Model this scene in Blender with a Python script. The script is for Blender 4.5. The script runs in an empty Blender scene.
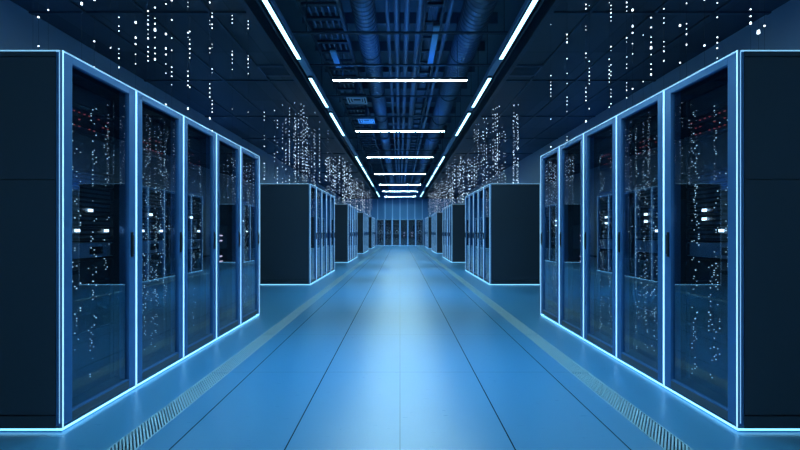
import bpy, math, random
from mathutils import Vector, Matrix
C = bpy.context.scene.collection
sc = bpy.context.scene
PI = math.pi

# ------------------------------------------------------------------ camera, world, exposure
cam_d = bpy.data.cameras.new('camera')
cam_d.sensor_width = 36; cam_d.lens = 18; cam_d.clip_start = .05; cam_d.clip_end = 200
cam_d.shift_y = 7 / 800
cam = bpy.data.objects.new('camera', cam_d); C.objects.link(cam)
cam.location = (0, 0, 1.161); cam.rotation_euler = (PI/2, 0, 0)
sc.camera = cam
w = bpy.data.worlds.new('world'); sc.world = w; w.use_nodes = True
w.node_tree.nodes['Background'].inputs[0].default_value = (.01, .04, .10, 1)
w.node_tree.nodes['Background'].inputs[1].default_value = .3
sc.view_settings.view_transform = 'Standard'; sc.view_settings.look = 'None'
sc.view_settings.exposure = 0.0; sc.view_settings.gamma = 1
sc.view_settings.use_curve_mapping = False

LAMP = (.54, .90, .94); LAMP_S = 112.0       # tubes hung across the aisle
ROW = (.32, .76, 1.0); ROW_S = 5.0         # tubes in the two rows along the aisle
DOWN = (.08, .55, 1.0); DOWN_W = 20.0; DOWN_SPREAD = 1.0
EDGE = (.30, .66, 1.0); EDGE_S = 1.2         # rim glow of the rack edges, put into emissive strips
UP = (.02, .22, .9)                          # blue fill added above the pendant tubes
UP_W = 11.0
WASH = (.02, .25, 1.0)
WASH_W = 9.0

def area(name, loc, rot, sx, sy, col, watts, spread=PI):
    l = bpy.data.lights.new(name, 'AREA'); l.shape = 'RECTANGLE'; l.size = sx; l.size_y = sy
    l.color = col; l.energy = watts; l.spread = spread
    o = bpy.data.objects.new(name, l); C.objects.link(o); o.location = loc; o.rotation_euler = rot
    return o

# room numbers (metres)
AISLE = 1.96; RW = .65; RH = 2.216; RD = 1.1; PITCH = 6.42
BLOCKS = [2.32 + PITCH*i for i in range(5)]
LAMP_Z = 4.07; CEIL = 4.10; SLAB = 5.5; WALL = 4.95
Y0, Y1 = -3.2, 35.2
CROSS_Y = [-.7, 3.4, 7.68, 11.56, 15.6, 20.1, 24.6, 28.7, 32.9]  # first tube is added, unseen behind the camera, to light the end panels
SIDE_SEG = [(1.6, 3.3), (3.55, 6.75), (7.56, 9.35), (9.78, 12.1), (15.4, 17.7), (17.95, 20.2), (20.45, 22.8), (23.05, 25.5), (28.9, 30.9), (31.1, 33.1)]
for i, y in enumerate(CROSS_Y):              # downlight of the tubes, plus added blue fill on ducts and slab
    area('tube_downlight', (0, y, LAMP_Z-.015), (0, 0, 0), 2.5, .05, DOWN, DOWN_W, DOWN_SPREAD)
    area('uplight', (0, y, LAMP_Z+.09), (PI, 0, 0), 2.4, .06, UP, UP_W)
for i in range(5):                           # added blue fill hidden behind the racks, shining up the side walls
    for s in (-1, 1):
        area('wall_lamp_light', (s*4.78, BLOCKS[i] + 1.6, 2.31), (PI, 0, 0), .12, 2.6, WASH, WASH_W)

# ------------------------------------------------------------------ materials
def mat(name, base=(.5,.5,.5), rough=.5, metal=0., spec=.5, emit=None, es=1.0, bump=None, sample=True):
    m = bpy.data.materials.new(name); m.use_nodes = True
    nt = m.node_tree; b = nt.nodes['Principled BSDF']
    b.inputs['Base Color'].default_value = (*base, 1); b.inputs['Roughness'].default_value = rough
    b.inputs['Metallic'].default_value = metal; b.inputs['Specular IOR Level'].default_value = spec
    if emit:
        b.inputs['Emission Color'].default_value = (*emit, 1); b.inputs['Emission Strength'].default_value = es
    else:
        tc = nt.nodes.new('ShaderNodeTexCoord'); n = nt.nodes.new('ShaderNodeTexNoise')
        n.inputs['Scale'].default_value = bump or 9.0
        nt.links.new(tc.outputs['Object'], n.inputs['Vector'])
        r = nt.nodes.new('ShaderNodeMapRange'); r.inputs[3].default_value = rough*.85; r.inputs[4].default_value = min(1, rough*1.15)
        nt.links.new(n.outputs['Fac'], r.inputs[0]); nt.links.new(r.outputs[0], b.inputs['Roughness'])
    if not sample: m.cycles.emission_sampling = 'NONE'
    return m

M = {}
M['lamp'] = mat('tube_light', (.8,.9,1), .4, emit=LAMP, es=LAMP_S)
M['lamp_row'] = mat('row_tube_light', (.8,.9,1), .4, emit=ROW, es=ROW_S)
M['edge'] = mat('edge_light_strip', (.6,.8,1), .4, emit=EDGE, es=EDGE_S)
M['edge_base'] = mat('base_light_strip', (.6,.8,1), .4, emit=(.2,.62,1.0), es=2.2)
M['edge_top'] = mat('edge_light_strip_soft', (.6,.8,1), .4, emit=(.20,.50,.78), es=.95, sample=False)
M['dimlamp'] = mat('dim_tube_light', (.06,.16,.30), .4, emit=(.03,.22,.60), es=.2)
M['shell'] = mat('rack_black_teal_paint', (.028,.050,.078), .5, .0, .35)
M['frame'] = mat('rack_blue_grey_frame', (.055,.20,.46), .38, .3, .5)
M['inner'] = mat('rack_inner_black', (.018,.028,.04), .55)
M['server'] = mat('server_front', (.07,.11,.15), .45, .2)
M['server_blue'] = mat('server_front_blue_grey', (.20,.34,.48), .45, .2)
M['black'] = mat('black_plastic', (.005,.007,.010), .35)
M['bead'] = mat('white_light_bead', (1,1,1), .4, emit=(.75,.90,1), es=3.4, sample=False)  # glowing dots of the overlaid code streams
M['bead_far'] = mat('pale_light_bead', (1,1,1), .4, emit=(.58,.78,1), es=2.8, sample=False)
M['led'] = mat('indicator_led_pale', (1,1,1), .4, emit=(.50,.70,.78), es=2.6, sample=False)
M['led_red'] = mat('indicator_led_red', (1,.2,.2), .4, emit=(.9,.12,.10), es=.5, sample=False)
M['led_big'] = mat('indicator_led_white', (1,1,1), .4, emit=(.8,.95,1), es=6, sample=False)
M['led_pink'] = mat('indicator_led_pink', (1,.8,.9), .4, emit=(1,.72,.85), es=2, sample=False)
M['wire'] = mat('thin_black_wire', (.01,.015,.02), .6)  # added to carry the dots of the code streams
M['wall'] = mat('blue_painted_wall', (.30,.42,.55), .7)
M['metal'] = mat('galvanised_metal', (.14,.19,.26), .42, .5)
M['darkmetal'] = mat('dark_steel', (.045,.065,.09), .5, .3)
M['grille'] = mat('grille_steel', (.36,.55,.68), .35, .0)
M['slab'] = mat('concrete_slab', (.16,.22,.28), .85)
M['plate'] = mat('white_plate', (.6,.7,.8), .4)

def glass_mat():
    m = bpy.data.materials.new('smoked_glass'); m.use_nodes = True; nt = m.node_tree
    for n in list(nt.nodes): nt.nodes.remove(n)
    out = nt.nodes.new('ShaderNodeOutputMaterial'); mx = nt.nodes.new('ShaderNodeMixShader')
    t = nt.nodes.new('ShaderNodeBsdfTransparent'); t.inputs[0].default_value = (.62,.72,.80,1)
    g = nt.nodes.new('ShaderNodeBsdfGlossy'); g.inputs['Roughness'].default_value = 0; g.inputs[0].default_value = (.85,.95,1,1)
    lw = nt.nodes.new('ShaderNodeLayerWeight'); lw.inputs[0].default_value = .5
    pw = nt.nodes.new('ShaderNodeMath'); pw.operation = 'POWER'; pw.inputs[1].default_value = 3.2
    mr = nt.nodes.new('ShaderNodeMapRange'); mr.inputs[3].default_value = .09; mr.inputs[4].default_value = 1.0
    nt.links.new(lw.outputs['Facing'], pw.inputs[0]); nt.links.new(pw.outputs[0], mr.inputs[0]); nt.links.new(mr.outputs[0], mx.inputs[0]); nt.links.new(t.outputs[0], mx.inputs[1]); nt.links.new(g.outputs[0], mx.inputs[2])
    nt.links.new(mx.outputs[0], out.inputs[0])
    return m
M['glass'] = glass_mat()

def N(nt, t, **k):
    n = nt.nodes.new(t)
    for a, b in k.items(): setattr(n, a, b)
    return n
def mth(nt, op, a, b=None):
    n = nt.nodes.new('ShaderNodeMath'); n.operation = op
    for i, v in enumerate((a, b)):
        if v is None: continue
        if isinstance(v, (int, float)): n.inputs[i].default_value = v
        else: nt.links.new(v, n.inputs[i])
    return n.outputs[0]
def seam(nt, co, pitch, off, half):
    # 1 within half a seam width of a multiple of pitch
    a = mth(nt, 'DIVIDE', mth(nt, 'SUBTRACT', co, off - pitch*100), pitch)
    f = mth(nt, 'FRACT', a)
    d = mth(nt, 'MINIMUM', f, mth(nt, 'SUBTRACT', 1.0, f))
    return mth(nt, 'LESS_THAN', mth(nt, 'MULTIPLY', d, pitch), half)

def floor_mat():
    m = bpy.data.materials.new('raised_floor_tiles'); m.use_nodes = True; nt = m.node_tree
    b = nt.nodes['Principled BSDF']
    tc = N(nt, 'ShaderNodeTexCoord'); s = N(nt, 'ShaderNodeSeparateXYZ'); nt.links.new(tc.outputs['Object'], s.inputs[0])
    x, y = s.outputs[0], s.outputs[1]
    inside = mth(nt, 'LESS_THAN', mth(nt, 'ABSOLUTE', x), 1.35)
    sx = mth(nt, 'MULTIPLY', seam(nt, x, .615, 0, .0036), inside)
    sy = mth(nt, 'MULTIPLY', seam(nt, y, 1.22, 3.315, .0035), mth(nt, 'LESS_THAN', mth(nt, 'ABSOLUTE', x), 1.40))
    mid = mth(nt, 'MULTIPLY', sx, mth(nt, 'LESS_THAN', mth(nt, 'ABSOLUTE', x), .1))
    sm = mth(nt, 'MAXIMUM', mth(nt, 'SUBTRACT', sx, mth(nt, 'MULTIPLY', mid, .65)), mth(nt, 'MULTIPLY', sy, .45))
    mp = N(nt, 'ShaderNodeMapping'); mp.inputs['Scale'].default_value = (3, 60, 1); nt.links.new(tc.outputs['Object'], mp.inputs[0])
    n = N(nt, 'ShaderNodeTexNoise'); n.inputs['Scale'].default_value = 3; n.inputs['Detail'].default_value = 4; nt.links.new(mp.outputs[0], n.inputs['Vector'])
    c1 = N(nt, 'ShaderNodeMix', data_type='RGBA'); nt.links.new(n.outputs['Fac'], c1.inputs[0])
    c1.inputs[6].default_value = (.050,.255,.50,1); c1.inputs[7].default_value = (.065,.295,.56,1)
    c2 = N(nt, 'ShaderNodeMix', data_type='RGBA'); nt.links.new(sm, c2.inputs[0])
    nt.links.new(c1.outputs[2], c2.inputs[6]); c2.inputs[7].default_value = (.012,.02,.03,1)
    nt.links.new(c2.outputs[2], b.inputs['Base Color'])
    r = N(nt, 'ShaderNodeMapRange'); r.inputs[3].default_value = .24; r.inputs[4].default_value = .36
    nt.links.new(n.outputs['Fac'], r.inputs[0]); nt.links.new(r.outputs[0], b.inputs['Roughness'])
    b.inputs['IOR'].default_value = 2.7
    nt.links.new(mth(nt, 'SUBTRACT', .5, mth(nt, 'MULTIPLY', sm, .5)), b.inputs['Specular IOR Level'])
    return m
M['floor'] = floor_mat()

def ceil_mat():
    m = bpy.data.materials.new('suspended_ceiling_tiles'); m.use_nodes = True; nt = m.node_tree
    b = nt.nodes['Principled BSDF']; b.inputs['Roughness'].default_value = .6
    tc = N(nt, 'ShaderNodeTexCoord'); s = N(nt, 'ShaderNodeSeparateXYZ'); nt.links.new(tc.outputs['Object'], s.inputs[0])
    x, y = s.outputs[0], s.outputs[1]
    sm = mth(nt, 'MAXIMUM', seam(nt, x, .6, 1.95, .010), seam(nt, y, 1.2, 5.33, .014))
    cx = mth(nt, 'FLOOR', mth(nt, 'DIVIDE', mth(nt, 'SUBTRACT', x, 1.95), .6)); cy = mth(nt, 'FLOOR', mth(nt, 'DIVIDE', mth(nt, 'SUBTRACT', y, 5.33), 1.2))
    cb = N(nt, 'ShaderNodeCombineXYZ'); nt.links.new(cx, cb.inputs[0]); nt.links.new(cy, cb.inputs[1])
    wn = N(nt, 'ShaderNodeTexWhiteNoise'); nt.links.new(cb.outputs[0], wn.inputs['Vector'])
    c1 = N(nt, 'ShaderNodeMix', data_type='RGBA'); nt.links.new(wn.outputs['Value'], c1.inputs[0])
    c1.inputs[6].default_value = (.035,.045,.06,1); c1.inputs[7].default_value = (.055,.07,.09,1)
    c2 = N(nt, 'ShaderNodeMix', data_type='RGBA'); nt.links.new(sm, c2.inputs[0])
    nt.links.new(c1.outputs[2], c2.inputs[6]); c2.inputs[7].default_value = (.03,.04,.05,1)
    nt.links.new(c2.outputs[2], b.inputs['Base Color'])
    return m
M['ceiling'] = ceil_mat()

def endwall_mat():
    m = bpy.data.materials.new('ribbed_wall_panels'); m.use_nodes = True; nt = m.node_tree
    b = nt.nodes['Principled BSDF']; b.inputs['Roughness'].default_value = .6
    tc = N(nt, 'ShaderNodeTexCoord'); s = N(nt, 'ShaderNodeSeparateXYZ'); nt.links.new(tc.outputs['Object'], s.inputs[0])
    sm = seam(nt, s.outputs[0], .655, 0, .05)
    c2 = N(nt, 'ShaderNodeMix', data_type='RGBA'); nt.links.new(sm, c2.inputs[0])
    c2.inputs[6].default_value = (.07,.28,.66,1); c2.inputs[7].default_value = (.25,.58,.95,1)
    nt.links.new(c2.outputs[2], b.inputs['Base Color'])
    return m
M['endwall'] = endwall_mat()

# ------------------------------------------------------------------ mesh helpers
class MB:
    def __init__(s): s.v = []; s.f = []; s.m = []; s.mats = []
    def mi(s, m):
        if m not in s.mats: s.mats.append(m)
        return s.mats.index(m)
    def box(s, x0, x1, y0, y1, z0, z1, m):
        i = len(s.v); k = s.mi(m)
        if x0 > x1: x0, x1 = x1, x0
        s.v += [(x0,y0,z0),(x1,y0,z0),(x1,y1,z0),(x0,y1,z0),(x0,y0,z1),(x1,y0,z1),(x1,y1,z1),(x0,y1,z1)]
        for f in ((0,3,2,1),(4,5,6,7),(0,1,5,4),(1,2,6,5),(2,3,7,6),(3,0,4,7)):
            s.f.append(tuple(i+a for a in f)); s.m.append(k)
        return s
    def hexa(s, pts, m):      # bottom four then top four points
        i = len(s.v); k = s.mi(m); s.v += pts
        for f in ((0,3,2,1),(4,5,6,7),(0,1,5,4),(1,2,6,5),(2,3,7,6),(3,0,4,7)):
            s.f.append(tuple(i+a for a in f)); s.m.append(k)
        return s
    def rings(s, rings, m, cap=True):
        k = s.mi(m); i = len(s.v); n = len(rings[0])
        for r in rings: s.v += r
        for a in range(len(rings)-1):
            for b in range(n):
                c = (b+1) % n
                s.f.append((i+a*n+b, i+a*n+c, i+(a+1)*n+c, i+(a+1)*n+b)); s.m.append(k)
        if cap:
            s.f.append(tuple(i+b for b in range(n))[::-1]); s.m.append(k)
            s.f.append(tuple(i+(len(rings)-1)*n+b for b in range(n))); s.m.append(k)
        return s
    def tube_y(s, x, z, prof, m, n=20):     # prof: list of (y, r)
        return s.rings([[(x+r*math.cos(2*PI*b/n), y, z+r*math.sin(2*PI*b/n)) for b in range(n)] for y, r in prof], m)
    def tube_z(s, x, y, z0, z1, r, m, n=6):
        return s.rings([[(x+r*math.cos(2*PI*b/n), y+r*math.sin(2*PI*b/n), z) for b in range(n)] for z in (z0, z1)], m)
    def build(s, name, parent=None, bevel=0, smooth=False):
        me = bpy.data.meshes.new(name); me.from_pydata(s.v, [], s.f)
        for m in s.mats: me.materials.append(m)
        me.polygons.foreach_set('material_index', s.m)
        if smooth: me.polygons.foreach_set('use_smooth', [True]*len(s.f))
        me.update()
        o = bpy.data.objects.new(name, me); C.objects.link(o)
        if parent: o.parent = parent
        if bevel:
            b = o.modifiers.new('bevel', 'BEVEL'); b.width = bevel; b.segments = 2; b.limit_method = 'ANGLE'
        return o

def tag(o, label, cat, group=None, kind=None):
    o['label'] = label; o['category'] = cat
    if group: o['group'] = group
    if kind: o['kind'] = kind
    return o
def empty(name, loc=(0,0,0), rz=0):
    o = bpy.data.objects.new(name, None); C.objects.link(o); o.location = loc; o.rotation_euler = (0,0,rz)
    o.empty_display_size = .1
    return o
def copy_tree(o, parent=None):
    c = o.copy(); C.objects.link(c)
    if parent: c.parent = parent
    for ch in list(KIDS.get(o.name, [])):
        copy_tree(ch, c)
    return c
KIDS = {}
def index_kids():
    KIDS.clear()
    for o in bpy.data.objects:
        if o.parent: KIDS.setdefault(o.parent.name, []).append(o)
def struct(o): o['kind'] = 'structure'; return o

# ------------------------------------------------------------------ room shell
GX0, GX1 = 1.407, 1.564       # floor grille trench
fl = MB()
for a, b in ((-WALL-.2, -GX1), (-GX0, GX0), (GX1, WALL+.2)): fl.box(a, b, Y0-.2, Y1+.2, -.12, 0, M['floor'])
for s in (-1, 1): fl.box(s*GX0, s*GX1, Y0-.2, Y1+.2, -.12, -.06, M['black'])
struct(fl.build('floor'))
for side, s in (('left', -1), ('right', 1)):
    wl = MB(); wl.box(s*WALL, s*(WALL+.2), Y0-.2, Y1+.2, 0, SLAB+.2, M['wall']); struct(wl.build('wall_'+side))
    bb = MB(); bb.box(s*(WALL-.015), s*WALL, Y0, Y1, 0, .10, M['darkmetal']); struct(bb.build('baseboard_'+side))
struct(MB().box(-WALL, WALL, Y1, Y1+.2, 0, SLAB+.2, M['endwall']).build('wall_far'))
struct(MB().box(-WALL, WALL, Y0-.2, Y0, 0, SLAB+.2, M['wall']).build('wall_near'))
# the slab over the open ceiling bay and the suspended ceilings on both sides of it
cl = MB(); cl.box(-WALL, WALL, Y0, Y1, SLAB, SLAB+.2, M['slab']); struct(cl.build('ceiling'))
for side, s in (('left', -1), ('right', 1)):
    c_ = MB(); c_.box(s*1.95, s*WALL, Y0, Y1, CEIL, CEIL+.05, M['ceiling'])
    o = c_.build('ceiling_'+side); struct(o)
    t_ = MB(); t_.box(s*1.93, s*2.01, Y0, Y1, CEIL-.07, CEIL+.22, M['darkmetal'])
    o = t_.build('trim_'+('1' if s < 0 else '2')); struct(o)
n = 3
for s in (-1, 1):              # dropped dark grid runners of the suspended ceiling
    r_ = MB()
    for xx in (2.53, 3.40, 4.2): r_.box(s*xx-.02, s*xx+.02, Y0, Y1, CEIL-.02, CEIL, M['darkmetal'])
    y = 2.93
    while y < Y1: r_.box(s*2.01, s*WALL, y, y+.05, CEIL-.02, CEIL, M['darkmetal']); y += 2.4
    struct(r_.build('trim_%d' % n)); n += 1
jo = MB(); y = Y0+.3
while y < Y1:
    jo.box(-1.93, 1.93, y, y+.08, SLAB-.22, SLAB, M['metal']); y += 1.2
struct(jo.build('trim_%d' % n))

# ------------------------------------------------------------------ server racks
random.seed(11)
HW = RW/2 - .002
def make_rack(mir, style, end):
    """front faces -y, width along x. mir=+1 handle on +x, -1 on -x."""
    r = empty('server_rack')
    b = MB()
    b.box(-HW, HW, .04, RD, RH-.035, RH, M['shell'])                 # top
    b.box(-HW, HW, .04, RD, .02, .09, M['shell'])                    # base
    b.box(-HW, HW, RD-.02, RD, .09, RH-.035, M['shell'])             # back
    for sx in (-1, 1):
        for y0 in (.04, RD-.08):
            b.box(sx*(HW-.021), sx*(HW-.06), y0, y0+.04, .09, RH-.035, M['frame'] if y0 < .1 else M['shell'])
    for fx in (-1, 1):
        for fy in (.12, RD-.12): b.tube_z(fx*.25, fy, 0, .02, .025, M['black'], 10)
    b.build('cabinet_body', r)
    for sx in (-1, 1):
        p = MB()
        p.box(sx*HW, sx*(HW-.012), .042, RD-.012, .10, 1.463, M['shell'])
        p.box(sx*HW, sx*(HW-.012), .042, RD-.012, 1.467, RH-.04, M['shell'])
        p.box(sx*(HW-.012), sx*(HW-.02), .042, RD-.012, 1.40, 1.53, M['black'])
        p.build('side_panel', r)
    # door: frame with pane, handle, hinge
    d = MB(); f = M['frame']; zb, zt = .035, RH-.008
    d.box(-HW, -HW+.072, 0, .038, zb, zt, f); d.box(HW-.072, HW, 0, .038, zb, zt, f)
    d.box(-HW+.072, HW-.072, 0, .038, zt-.045, zt, f); d.box(-HW+.072, HW-.072, 0, .038, zb, zb+.05, M['server'])
    d.box(-HW+.072, HW-.072, .004, .034, zb+.05, zb+.062, f)
    do = d.build('door', r, bevel=.003)
    g = MB().box(-HW+.070, HW-.070, .016, .022, zb+.055, zt-.043, M['glass']); g.build('glass_pane', do)
    h = MB(); hx = mir*(HW-.045)
    h.box(hx-.012, hx+.012, -.006, 0, .98, 1.16, M['black']); h.box(hx-.006, hx+.006, -.016, -.006, 1.0, 1.14, M['darkmetal'])
    h.build('handle', do, bevel=.002)
    # rim-lit front edges, their glow built in as emissive strips
    e = MB()
    for sx in (-1, 1): e.box(sx*(HW+.0015), sx*(HW-.005), -.004, 0, .012, RH, M['edge'])
    e.build('edge_light', r)
    t = MB(); t.box(-HW, HW, -.002, .002, RH-.006, RH+.001, M['edge_top'])
    t.build('top_light', r)
    q = MB(); q.box(-HW, HW, .0, .010, .008, .018, M['edge_base']); q.build('base_light', r)
    if end:      # end racks carry the strips around the free side too
        k = MB(); x1 = end*HW; x0 = end*(HW-.006)
        k.box(end*(HW+.0015), x0, .02, RD, RH-.006, RH+.001, M['edge_top'])
        k.box(end*(HW+.0015), end*(HW-.004), .014, .018, .05, RH-.01, M['edge_top'])
        k.box(end*(HW+.0015), end*(HW-.004), RD-.006, RD, .01, RH-.01, M['edge_top'])
        k.build('side_light', r)
        q = MB(); q.box(x1, x0, .01, RD, .008, .018, M['edge_base']); q.build('base_light', r)
    # equipment
    IW = HW-.06; fy = .13
    def unit(z0, z1, m, name='server_unit', slits=0, dots=None):
        u = MB(); u.box(-IW, IW, fy, RD-.15, z0+.003, z1-.003, m)
        for i in range(slits):
            zz = z0 + (z1-z0)*(i+.5)/slits
            u.box(-IW+.03, IW-.03, fy-.004, fy, zz-.006, zz+.006, M['black'])
        for sx in (-1, 1): u.box(sx*(IW-.012), sx*(IW-.022), fy-.02, fy, z0+.01, z1-.01, M['darkmetal'])
        o = u.build(name, r)
        return o
    if style == 'plain':
        unit(.10, .95, M['inner'], 'blank_panel'); unit(1.25, 2.12, M['inner'], 'blank_panel')
        u = unit(.96, 1.24, M['server'])
        for zz in (.88, .82, 1.12, 1.06):
            MB().box(-.03, .09, fy-.012, fy-.004, zz-.008, zz+.008, M['led_pink']).build('indicator_light', u)
        cols = []
    else:
        unit(.10, .50, M['inner'], 'blank_panel'); unit(.50, .97, M['inner'], 'blank_panel')
        us = u = unit(.985, 1.09, M['server_blue'])
        MB().box(-.16*mir-.05, -.16*mir+.06, fy-.006, fy, 1.01, 1.06, M['black']).build('display', u)
        MB().box(.05, .16, fy-.006, fy, 1.01, 1.06, M['black']).build('display', u)
        for i in range(5): us = unit(1.10+.092*i, 1.19+.092*i, M['server'], slits=3)
        for (xx, zz) in ((-.07, 1.17), (.185, 1.17), (.04, 1.306)) if mir > 0 else ((-.085, 1.31), (-.085, 1.25), (.06, 1.17)):
            MB().box(xx-.016, xx+.016, fy-.018, fy-.008, zz-.009, zz+.009, M['led_big']).build('indicator_light', us)
        unit(1.57, 1.80, M['inner'], 'blank_panel')
        pp = unit(1.81, 1.96, M['black'], 'patch_panel')
        rd = MB()
        for zz in (1.845, 1.89, 1.935):
            for i in range(11):
                if random.random() < .55:
                    xx = -.22 + .042*i
                    rd.box(xx, xx+.010, fy-.010, fy-.004, zz, zz+.005, M['led_red'])
        rd.build('indicator_light', pp)['kind'] = 'stuff'
        unit(1.965, 2.12, M['inner'], 'blank_panel')
        cols = [(-.17, .15, 2.0), (-.12, .4, 1.7), (.02, .2, .95), (.06, .3, 2.0), (.15, .9, 1.9)]
        if style == 'busy': cols += [(-.05, .2, 1.9), (.10, .2, 1.6), (.19, .4, 2.0)]
    if cols:
        for (cx, z0, z1) in cols:
            l = MB(); cx += random.uniform(-.03, .03); z = z0
            while z < z1:
                if random.random() < .5:
                    xx = cx + random.choice((0, 0, .014, -.014, .03)); sz = random.uniform(.0014, .0028)
                    l.box(xx-sz, xx+sz, fy-.034, fy-.030, z-sz, z+sz*random.choice((1,1,1.8)), M['led'])
                z += .015 if random.random() < .92 else .10
            l.build('indicator_strand', r)['kind'] = 'stuff'
    return r

protos = {}
POS = ['nearest', 'second', 'third', 'fourth', 'farthest']
CLU = ['nearest', 'second', 'third', 'fourth', 'last']
protolist = []
def get_rack(mir, style, end):
    k = (mir, style, end)
    if k in protos:
        return copy_tree(protos[k])
    r = make_rack(mir, style, end); protos[k] = r
    bpy.context.view_layer.update(); index_kids()
    return r
STY = [['normal', 'busy', 'normal', 'plain', 'busy'], ['busy', 'busy', 'normal', 'plain', 'busy'], ['busy', 'normal', 'busy', 'busy', 'plain'],
       ['busy', 'busy', 'normal', 'busy', 'busy'], ['busy', 'busy', 'busy', 'normal', 'busy']]
for s, side in ((-1, 'left'), (1, 'right')):
    for bi, yb in enumerate(BLOCKS):
        for k in range(5):
            mir = 1 if s < 0 else -1      # handle on the far stile
            # near side is local -x on the left row, +x on the right row
            end = 0
            if k == 0: end = -1 if s < 0 else 1
            if k == 4: end = 1 if s < 0 else -1
            r = get_rack(mir, STY[bi][k], end)
            r.location = (s*AISLE, yb + RW*(k+.5), 0); r.rotation_euler = (0, 0, PI/2 if s < 0 else -PI/2)
            look = {'normal': 'server rack with smoked glass door', 'busy': 'server rack speckled with tiny lights',
                    'plain': 'server rack with four white bars'}[STY[bi][k]]
            tag(r, '%s, %s in the %s cluster, %s of aisle' % (look, POS[k], CLU[bi], side), 'server rack', 'server racks along the aisle')
BACKY = 33.5
wrd = ['leftmost', 'second from left', 'third from left', 'third from right', 'second from right', 'rightmost']
for i in range(6):
    st = 'plain' if i in (3, 4) else 'busy'
    r = get_rack(1, st, 0); r.location = (-1.6375 + .655*i, BACKY, 0); r.rotation_euler = (0, 0, 0)
    tag(r, 'server rack across the far end of the aisle, %s of six' % wrd[i], 'server rack', 'server racks across the far end')

# ------------------------------------------------------------------ floor grilles
def make_grille(s):
    L = 1.216; g = MB(); x0, x1 = GX0, GX1
    g.box(s*x0, s*(x0+.008), 0, L, -.03, .002, M['grille']); g.box(s*x1, s*(x1-.008), 0, L, -.03, .002, M['grille'])
    g.box(s*x0, s*x1, 0, .008, -.03, .002, M['grille']); g.box(s*x0, s*x1, L-.008, L, -.03, .002, M['grille'])
    o = g.build('floor_grille')
    sl = MB(); y = -.19
    while y < L:
        # slats lie diagonally across the trench
        a, b = x0+.008, x1-.008; dy = .20; t = .0165
        ya, yb = y, y+dy
        xa, xb = a, b
        if ya < .01: xa = a + (b-a)*(.01-ya)/dy; ya = .01
        if yb > L-.01-t: xb = a + (b-a)*(L-.01-t-y)/dy; yb = L-.01-t
        if xb > xa + .01:
            q = [(s*xa, ya), (s*xa, ya+t), (s*xb, yb+t), (s*xb, yb)]
            if s < 0: q = q[::-1]
            sl.hexa([(p[0], p[1], -.025) for p in q[::-1]] + [(p[0], p[1], .001) for p in q[::-1]], M['grille'])
        y += .028
    sl.build('slats', o)
    return o
for s, side in ((-1, 'left'), (1, 'right')):
    proto = make_grille(s); index_kids()
    for i in range(27):
        o = proto if i == 0 else copy_tree(proto)
        y = 0.875 + 1.22*i; o.location = (0, y, 0)
        if i < 8: lab = 'slotted steel floor grille along the %s racks, %s' % (side, ['beside the camera below the view', 'nearest in view', 'second in view', 'third in view', 'fourth in view', 'fifth in view', 'sixth in view', 'seventh in view'][i])
        else: lab = 'distant slotted steel floor grille in the strip along the %s racks' % side
        tag(o, lab, 'floor grille', 'distant floor grilles on the %s' % side if i >= 8 else 'floor grilles beside the racks')

# ------------------------------------------------------------------ ceiling lights
def tube(L, wdt, hgt, along):
    """a lamp hung with its diffuser at z=0, length L along x or y"""
    r = empty('ceiling_light')
    a, b, c = (L/2, wdt/2, hgt)
    hs = MB(); df = MB(); rods = MB()
    def bx(m, u0, u1, v0, v1, z0, z1, mm):
        if along == 'x': m.box(u0, u1, v0, v1, z0, z1, mm)
        else: m.box(v0, v1, u0, u1, z0, z1, mm)
    bx(df, -a+.01, a-.01, -b+.006, b-.006, .002, .012, M['lamp' if along == 'x' else 'lamp_row'])
    bx(hs, -a, a, -b, b, .012, .012+c, M['darkmetal'])
    for e in (-1, 1): bx(hs, -a, a, e*b, e*(b-.005), 0, .012, M['darkmetal'])
    for e in (-1, 1): bx(hs, e*a, e*(a-.009), -b+.005, b-.005, 0, .012, M['darkmetal'])
    df.build('diffuser', r); hs.build('housing', r)
    return r
names = ['', 'directly overhead before the first one in view', 'nearest in view', 'second in view', 'third in view', 'fourth in view', 'fifth in view', 'sixth in view', '']
proto = tube(2.58, .088, .035, 'x')
for sx in (-1, 1): MB().tube_z(sx*1.1, 0, .047, SLAB-.22-LAMP_Z, .006, M['darkmetal']).build('suspension_rod', proto)
index_kids()
for i, y in enumerate(CROSS_Y):
    o = proto if i == 0 else copy_tree(proto)
    o.location = (0, y, LAMP_Z)
    tag(o, 'white tube light hung across the aisle, %s' % names[i] if 0 < i < 8 else 'tube light hung across the aisle just behind the camera' if i == 0 else 'white tube light hung across the aisle, right before the far wall', 'ceiling light', 'tube lights hung across the aisle')
for s, side in ((-1, 'left'), (1, 'right')):
    for i, (a, b) in enumerate(SIDE_SEG):
        o = tube(b-a, .075, .03, 'y'); o.location = (s*1.70, (a+b)/2, LAMP_Z)
        nm = ['overhead, before the longest', 'nearest and longest', 'second in view', 'third in view', 'fourth in view', 'fifth in view', 'sixth in view', 'seventh in view', 'last but', 'farthest'][i]
        tag(o, 'white tube light in the %s aisle row, %s one' % (side, nm), 'ceiling light', 'tube lights in rows along the aisle')
    t = empty('light_track', (s*1.70, 0, 0))
    MB().box(-.06, .06, .5, 33.6, LAMP_Z+.046, LAMP_Z+.12, M['server_blue']).build('rail', t)
    MB().box(s*.10, s*.13, .5, 33.6, LAMP_Z+.03, LAMP_Z+.16, M['darkmetal']).build('side_rail', t)
    y = 1.5
    while y < 33.6:
        MB().tube_z(0, y, LAMP_Z+.12, SLAB-.0, .007, M['darkmetal']).build('suspension_rod', t); y += 3.6
    tag(t, 'long steel rail that carries the %s row of tube lights' % side, 'light track', 'light tracks along the aisle')
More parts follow.
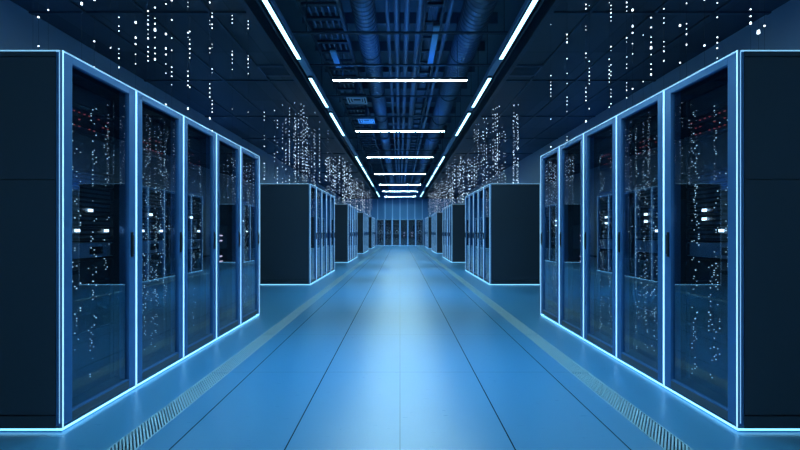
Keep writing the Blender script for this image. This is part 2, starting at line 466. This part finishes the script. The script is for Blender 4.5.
# two dim blue lamps up among the ducts
for (x, y, z, L, lab) in ((.60, 7.3, 4.50, 1.5, 'dim blue strip lamp between the central pipes and the right duct'),
                          (-1.22, 7.6, 4.42, .7, 'short dim blue strip lamp beside the left cable ladder')):
    r = empty('strip_lamp', (x, y, z))
    MB().box(-.05, .05, -L/2, L/2, 0, .03, M['dimlamp']).build('diffuser', r)
    MB().box(-.055, .055, -L/2-.03, L/2+.03, .03, .07, M['darkmetal']).build('housing', r)
    MB().tube_z(0, 0, .07, (4.75 if x < 0 else 5.12)-z, .006, M['darkmetal']).build('suspension_rod', r)
    tag(r, lab, 'lamp', 'dim blue strip lamps')

# ------------------------------------------------------------------ ducts, pipes, ladders, struts in the open bay
def duct(x, z, r, lab):
    p = []; y = -1.0
    while y < 34.5:
        p += [(y, r), (y+.085, r), (y+.095, r+.014), (y+.115, r+.014)]; y += .125
    root = empty('air_duct', (x, 0, z))
    d = MB(); d.tube_y(0, 0, p, M['metal'], 28); d.build('duct_pipe', root)
    y = 1.2
    while y < 34:
        hg = MB(); q = r+.02
        pr = [(q*math.cos(2*PI*b/24), q*math.sin(2*PI*b/24)) for b in range(24)]
        hg.rings([[(a, y-.015, c) for a, c in pr], [(a, y+.015, c) for a, c in pr]], M['darkmetal'])
        hg.tube_z(0, y, q-.004, SLAB-z, .007, M['darkmetal']); hg.build('hanger', root); y += 2.4
    tag(root, lab, 'air duct', 'spiral air ducts')
duct(-.62, 4.98, .19, 'slimmer ribbed round air duct just left of the central pipes')
duct(1.32, 4.95, .25, 'thicker ribbed round air duct on the right under the ceiling')
for (x, z, r, lab) in ((-.22, 4.93, .035, 'thin steel pipe next to the slimmer duct'), (-.06, 4.96, .05, 'steel pipe over the centre of the aisle'),
                       (.12, 4.90, .05, 'steel pipe just right of the aisle centre'), (.34, 4.92, .06, 'thickest steel pipe, beside the dim blue lamp'),
                       (.86, 4.95, .045, 'steel pipe running close to the thicker duct')):
    root = MB().tube_y(x, z, [(-1, r), (34.5, r)], M['metal'], 14).build('ceiling_pipe', smooth=False)
    tag(root, lab, 'pipe', 'pipes under the ceiling')
def ladder(x0, x1, z, lab, step=.42):
    root = empty('cable_ladder', (0, 0, z))
    rg = MB(); y = -.8
    rg.box(x0, x0+.05, -1, 34.5, 0, .13, M['darkmetal']).box(x1-.05, x1, -1, 34.5, 0, .13, M['darkmetal'])
    while y < 34.4: rg.box(x0+.05, x1-.05, y, y+.07, .02, .06, M['darkmetal']); y += step
    rg.build('ladder_frame', root)
    cb = MB()
    for i in range(5):
        xx = x0+.12+i*(x1-x0-.24)/4; cb.tube_y(xx, .085, [(-.9, .022), (34.4, .022)], M['metal'], 8)
    cb.build('cables', root)
    tag(root, lab, 'cable ladder', 'cable ladders under the ceiling')
ladder(-1.62, -.95, 4.75, 'dark cable ladder with rungs left of the slimmer duct')
ladder(.42, .80, 5.12, 'narrow high cable ladder right of the central pipes', .6)
st_n = ['nearest', 'second', 'third', 'fourth', 'fifth', 'sixth', 'seventh', 'eighth', 'ninth', 'tenth']
proto = empty('ceiling_strut')
MB().box(-1.93, 1.93, 0, .035, 0, .03, M['darkmetal']).build('channel', proto)
MB().box(-1.93, 1.93, -.004, .0, -.006, .012, M['metal']).build('lower_lip', proto)
for sx in (-1.45, .0, 1.62): MB().tube_z(sx, .018, .03, SLAB-.22-4.24, .006, M['darkmetal']).build('threaded_rod', proto)
index_kids()
for i, y in enumerate([6.2, 7.4, 9.1, 10.7, 13.2, 15.2, 18.0, 21.5, 25.5, 30.0]):
    o = proto if i == 0 else copy_tree(proto)
    o.location = (0, y, 4.24)
    tag(o, 'thin dark strut across the open ceiling bay, %s from the camera' % st_n[i], 'strut', 'struts across the ceiling bay')
for i, (x, y, z, lab) in enumerate(((-1.03, 9.6, 4.30, 'pale square air diffuser under the left ladder, nearer one'), (-.97, 11.6, 4.36, 'pale square air diffuser under the left ladder, farther one'))):
    r = empty('air_diffuser', (x, y, z)); q = .23
    f = MB()
    for k in range(3):
        a = q-.06*k; t = .022; zz = .012*k
        f.box(-a, a, -a, -a+t, zz, zz+.02, M['plate']); f.box(-a, a, a-t, a, zz, zz+.02, M['plate'])
        f.box(-a, -a+t, -a+t, a-t, zz, zz+.02, M['plate']); f.box(a-t, a, -a+t, a-t, zz, zz+.02, M['plate'])
    f.build('frame', r); MB().box(-q, q, -q, q, .05, .10, M['darkmetal']).build('plenum_box', r)
    MB().tube_z(0, 0, .10, 4.75-z, .05, M['metal'], 14).build('neck', r)
    tag(r, lab, 'air diffuser', 'square air diffusers')
# vents let into the side ceilings
for i, (s, x, y, lab) in enumerate(((-1, 2.24, 7.25, 'dark rectangular ceiling vent above the gap on the left'), (1, 2.24, 7.25, 'dark rectangular ceiling vent above the gap on the right'))):
    r = empty('ceiling_vent', (s*x, y, CEIL-.02))
    MB().box(-.25, .25, -.20, .20, 0, .018, M['darkmetal']).build('backing', r)
    v = MB()
    for k in range(7): v.box(-.24, .24, -.19+.058*k, -.165+.058*k, -.01, 0, M['darkmetal'])
    v.build('slats', r)
    MB().box(-.27, -.25, -.22, .22, -.012, .018, M['metal']).box(.25, .27, -.22, .22, -.012, .018, M['metal']).box(-.25, .25, -.22, -.20, -.012, .018, M['metal']).box(-.25, .25, .20, .22, -.012, .018, M['metal']).build('frame', r)
    tag(r, lab, 'ceiling vent', 'ceiling vents')

# ------------------------------------------------------------------ overlaid streams of digital dots over the racks, built as hanging strings
random.seed(23)
HANG = CEIL - .02 - RH
def code_stream_mesh(sz, dens, m, gap=.018):
    """one hanging string, top at z=0, just touching down on the rack top"""
    W = MB().tube_z(0, 0, -HANG, 0, .0007, M['wire'], 4)
    b = W; z = -.03
    while z > -HANG+.02:
        if random.random() < dens:
            k = sz*random.choice((.6, .75, .9, 1, 1.25)); h = k*random.choice((1, 1, 1.3, 2.0))
            b.hexa([(-k,-k,z-h),(k,-k,z-h),(k,k,z-h),(-k,k,z-h),(-k*.8,-k*.8,z+h),(k*.8,-k*.8,z+h),(k*.8,k*.8,z+h),(-k*.8,k*.8,z+h)], m)
            z -= h*2
        z -= sz*5.5+gap if random.random() < .76 else random.uniform(.12, .40)
    return b.build('light_string')
NEAR = {'L': [(-2.45, 2.67), (-2.35, 2.6), (-2.48, 2.82), (-2.3, 2.89), (-2.24, 2.93), (-2.46, 3.4), (-2.79, 3.97), (-2.71, 4.1), (-2.69, 4.27), (-2.34, 3.82), (-2.54, 4.34), (-2.38, 4.17), (-2.29, 4.32), (-2.25, 4.28), (-2.23, 4.69), (-2.48, 5.28), (-2.24, 5.34), (-2.08, 5.48)], 'R': [(2.07, 5.49), (2.13, 5.1), (2.24, 4.82), (2.38, 5.03), (2.6, 4.97), (2.69, 5.1), (2.76, 4.87), (2.25, 3.87), (2.59, 4.26), (2.63, 4.19), (2.52, 3.82), (2.31, 3.3), (2.5, 3.49), (2.26, 2.97), (2.8, 3.53), (2.77, 3.16), (2.59, 2.89), (2.47, 2.71)]}
small = [code_stream_mesh(.0040, .68, M['bead']) for _ in range(7)]
large = [code_stream_mesh(.0052, .60, M['bead']) for _ in range(5)]
mid = [code_stream_mesh(.0052, .66, M['bead_far'], .045) for _ in range(8)]
far = [code_stream_mesh(.0080, .66, M['bead_far'], .07) for _ in range(8)]
index_kids()
usedp = set()
def put(pool, x, y, lab, grp):
    p = random.choice(pool)
    if p.name in usedp: o = copy_tree(p)
    else: o = p; usedp.add(p.name)
    o.location = (x, y, CEIL-.02); o.rotation_euler = (0, 0, random.uniform(-.3, .3))
    tag(o, lab, 'light string', grp)
for key, side in (('L', 'left'), ('R', 'right')):
    pts = sorted(NEAR[key], key=lambda p: p[1]); per = {}
    for (x, y) in pts: per.setdefault(int((y-BLOCKS[0])/RW), []).append((x, y))
    for k, lst in per.items():
        lst.sort(key=lambda p: abs(p[0]))
        for j, (x, y) in enumerate(lst):
            where = 'the only one there' if len(lst) == 1 else ('closest to the aisle' if j == 0 else ('closest to the wall' if j == len(lst)-1 else '%s from the aisle' % ['', 'second', 'third', 'fourth', 'fifth', 'sixth', 'seventh'][j]))
            put(large if y < 3.4 or (j % 3 == 0 and y < 4.6) else small, x, y, 'string of white lights over the %s left rack, %s'.replace('left', side) % (POS[min(k, 4)], where), 'light strings over the nearest racks')
for s, side in ((-1, 'left'), (1, 'right')):
    for bi, cnt in ((1, 38), (2, 36), (3, 32), (4, 24)):
        pts = []
        for i in range(cnt):
            y = BLOCKS[bi] + .08 + (RW*5-.16)*(i+random.uniform(.2, .8))/cnt
            pts.append((AISLE + .08 + .98*random.random()**.8, y))
        for k in range(5):
            lst = sorted(p for p in pts if int((p[1]-BLOCKS[bi])/RW) == k)
            for j, (x, y) in enumerate(lst):
                if bi < 3: lab = 'string of pale lights over %s rack of %s %s cluster, %s from the aisle' % (POS[k], CLU[bi], side, ['first', 'second', 'third', 'fourth', 'fifth', 'sixth', 'seventh', 'eighth', 'ninth', 'tenth', 'eleventh', 'twelfth'][j])
                else: lab = 'string of tiny pale lights hanging over the %s rack cluster %s of the aisle' % (CLU[bi], side)
                put(mid if bi == 1 else far, s*x, y, lab, 'light strings over the %s %s cluster' % (CLU[bi], side))
for p in small+large+mid+far:
    if p.name not in usedp:
        for k in KIDS.get(p.name, []): bpy.data.objects.remove(k)
        bpy.data.objects.remove(p)
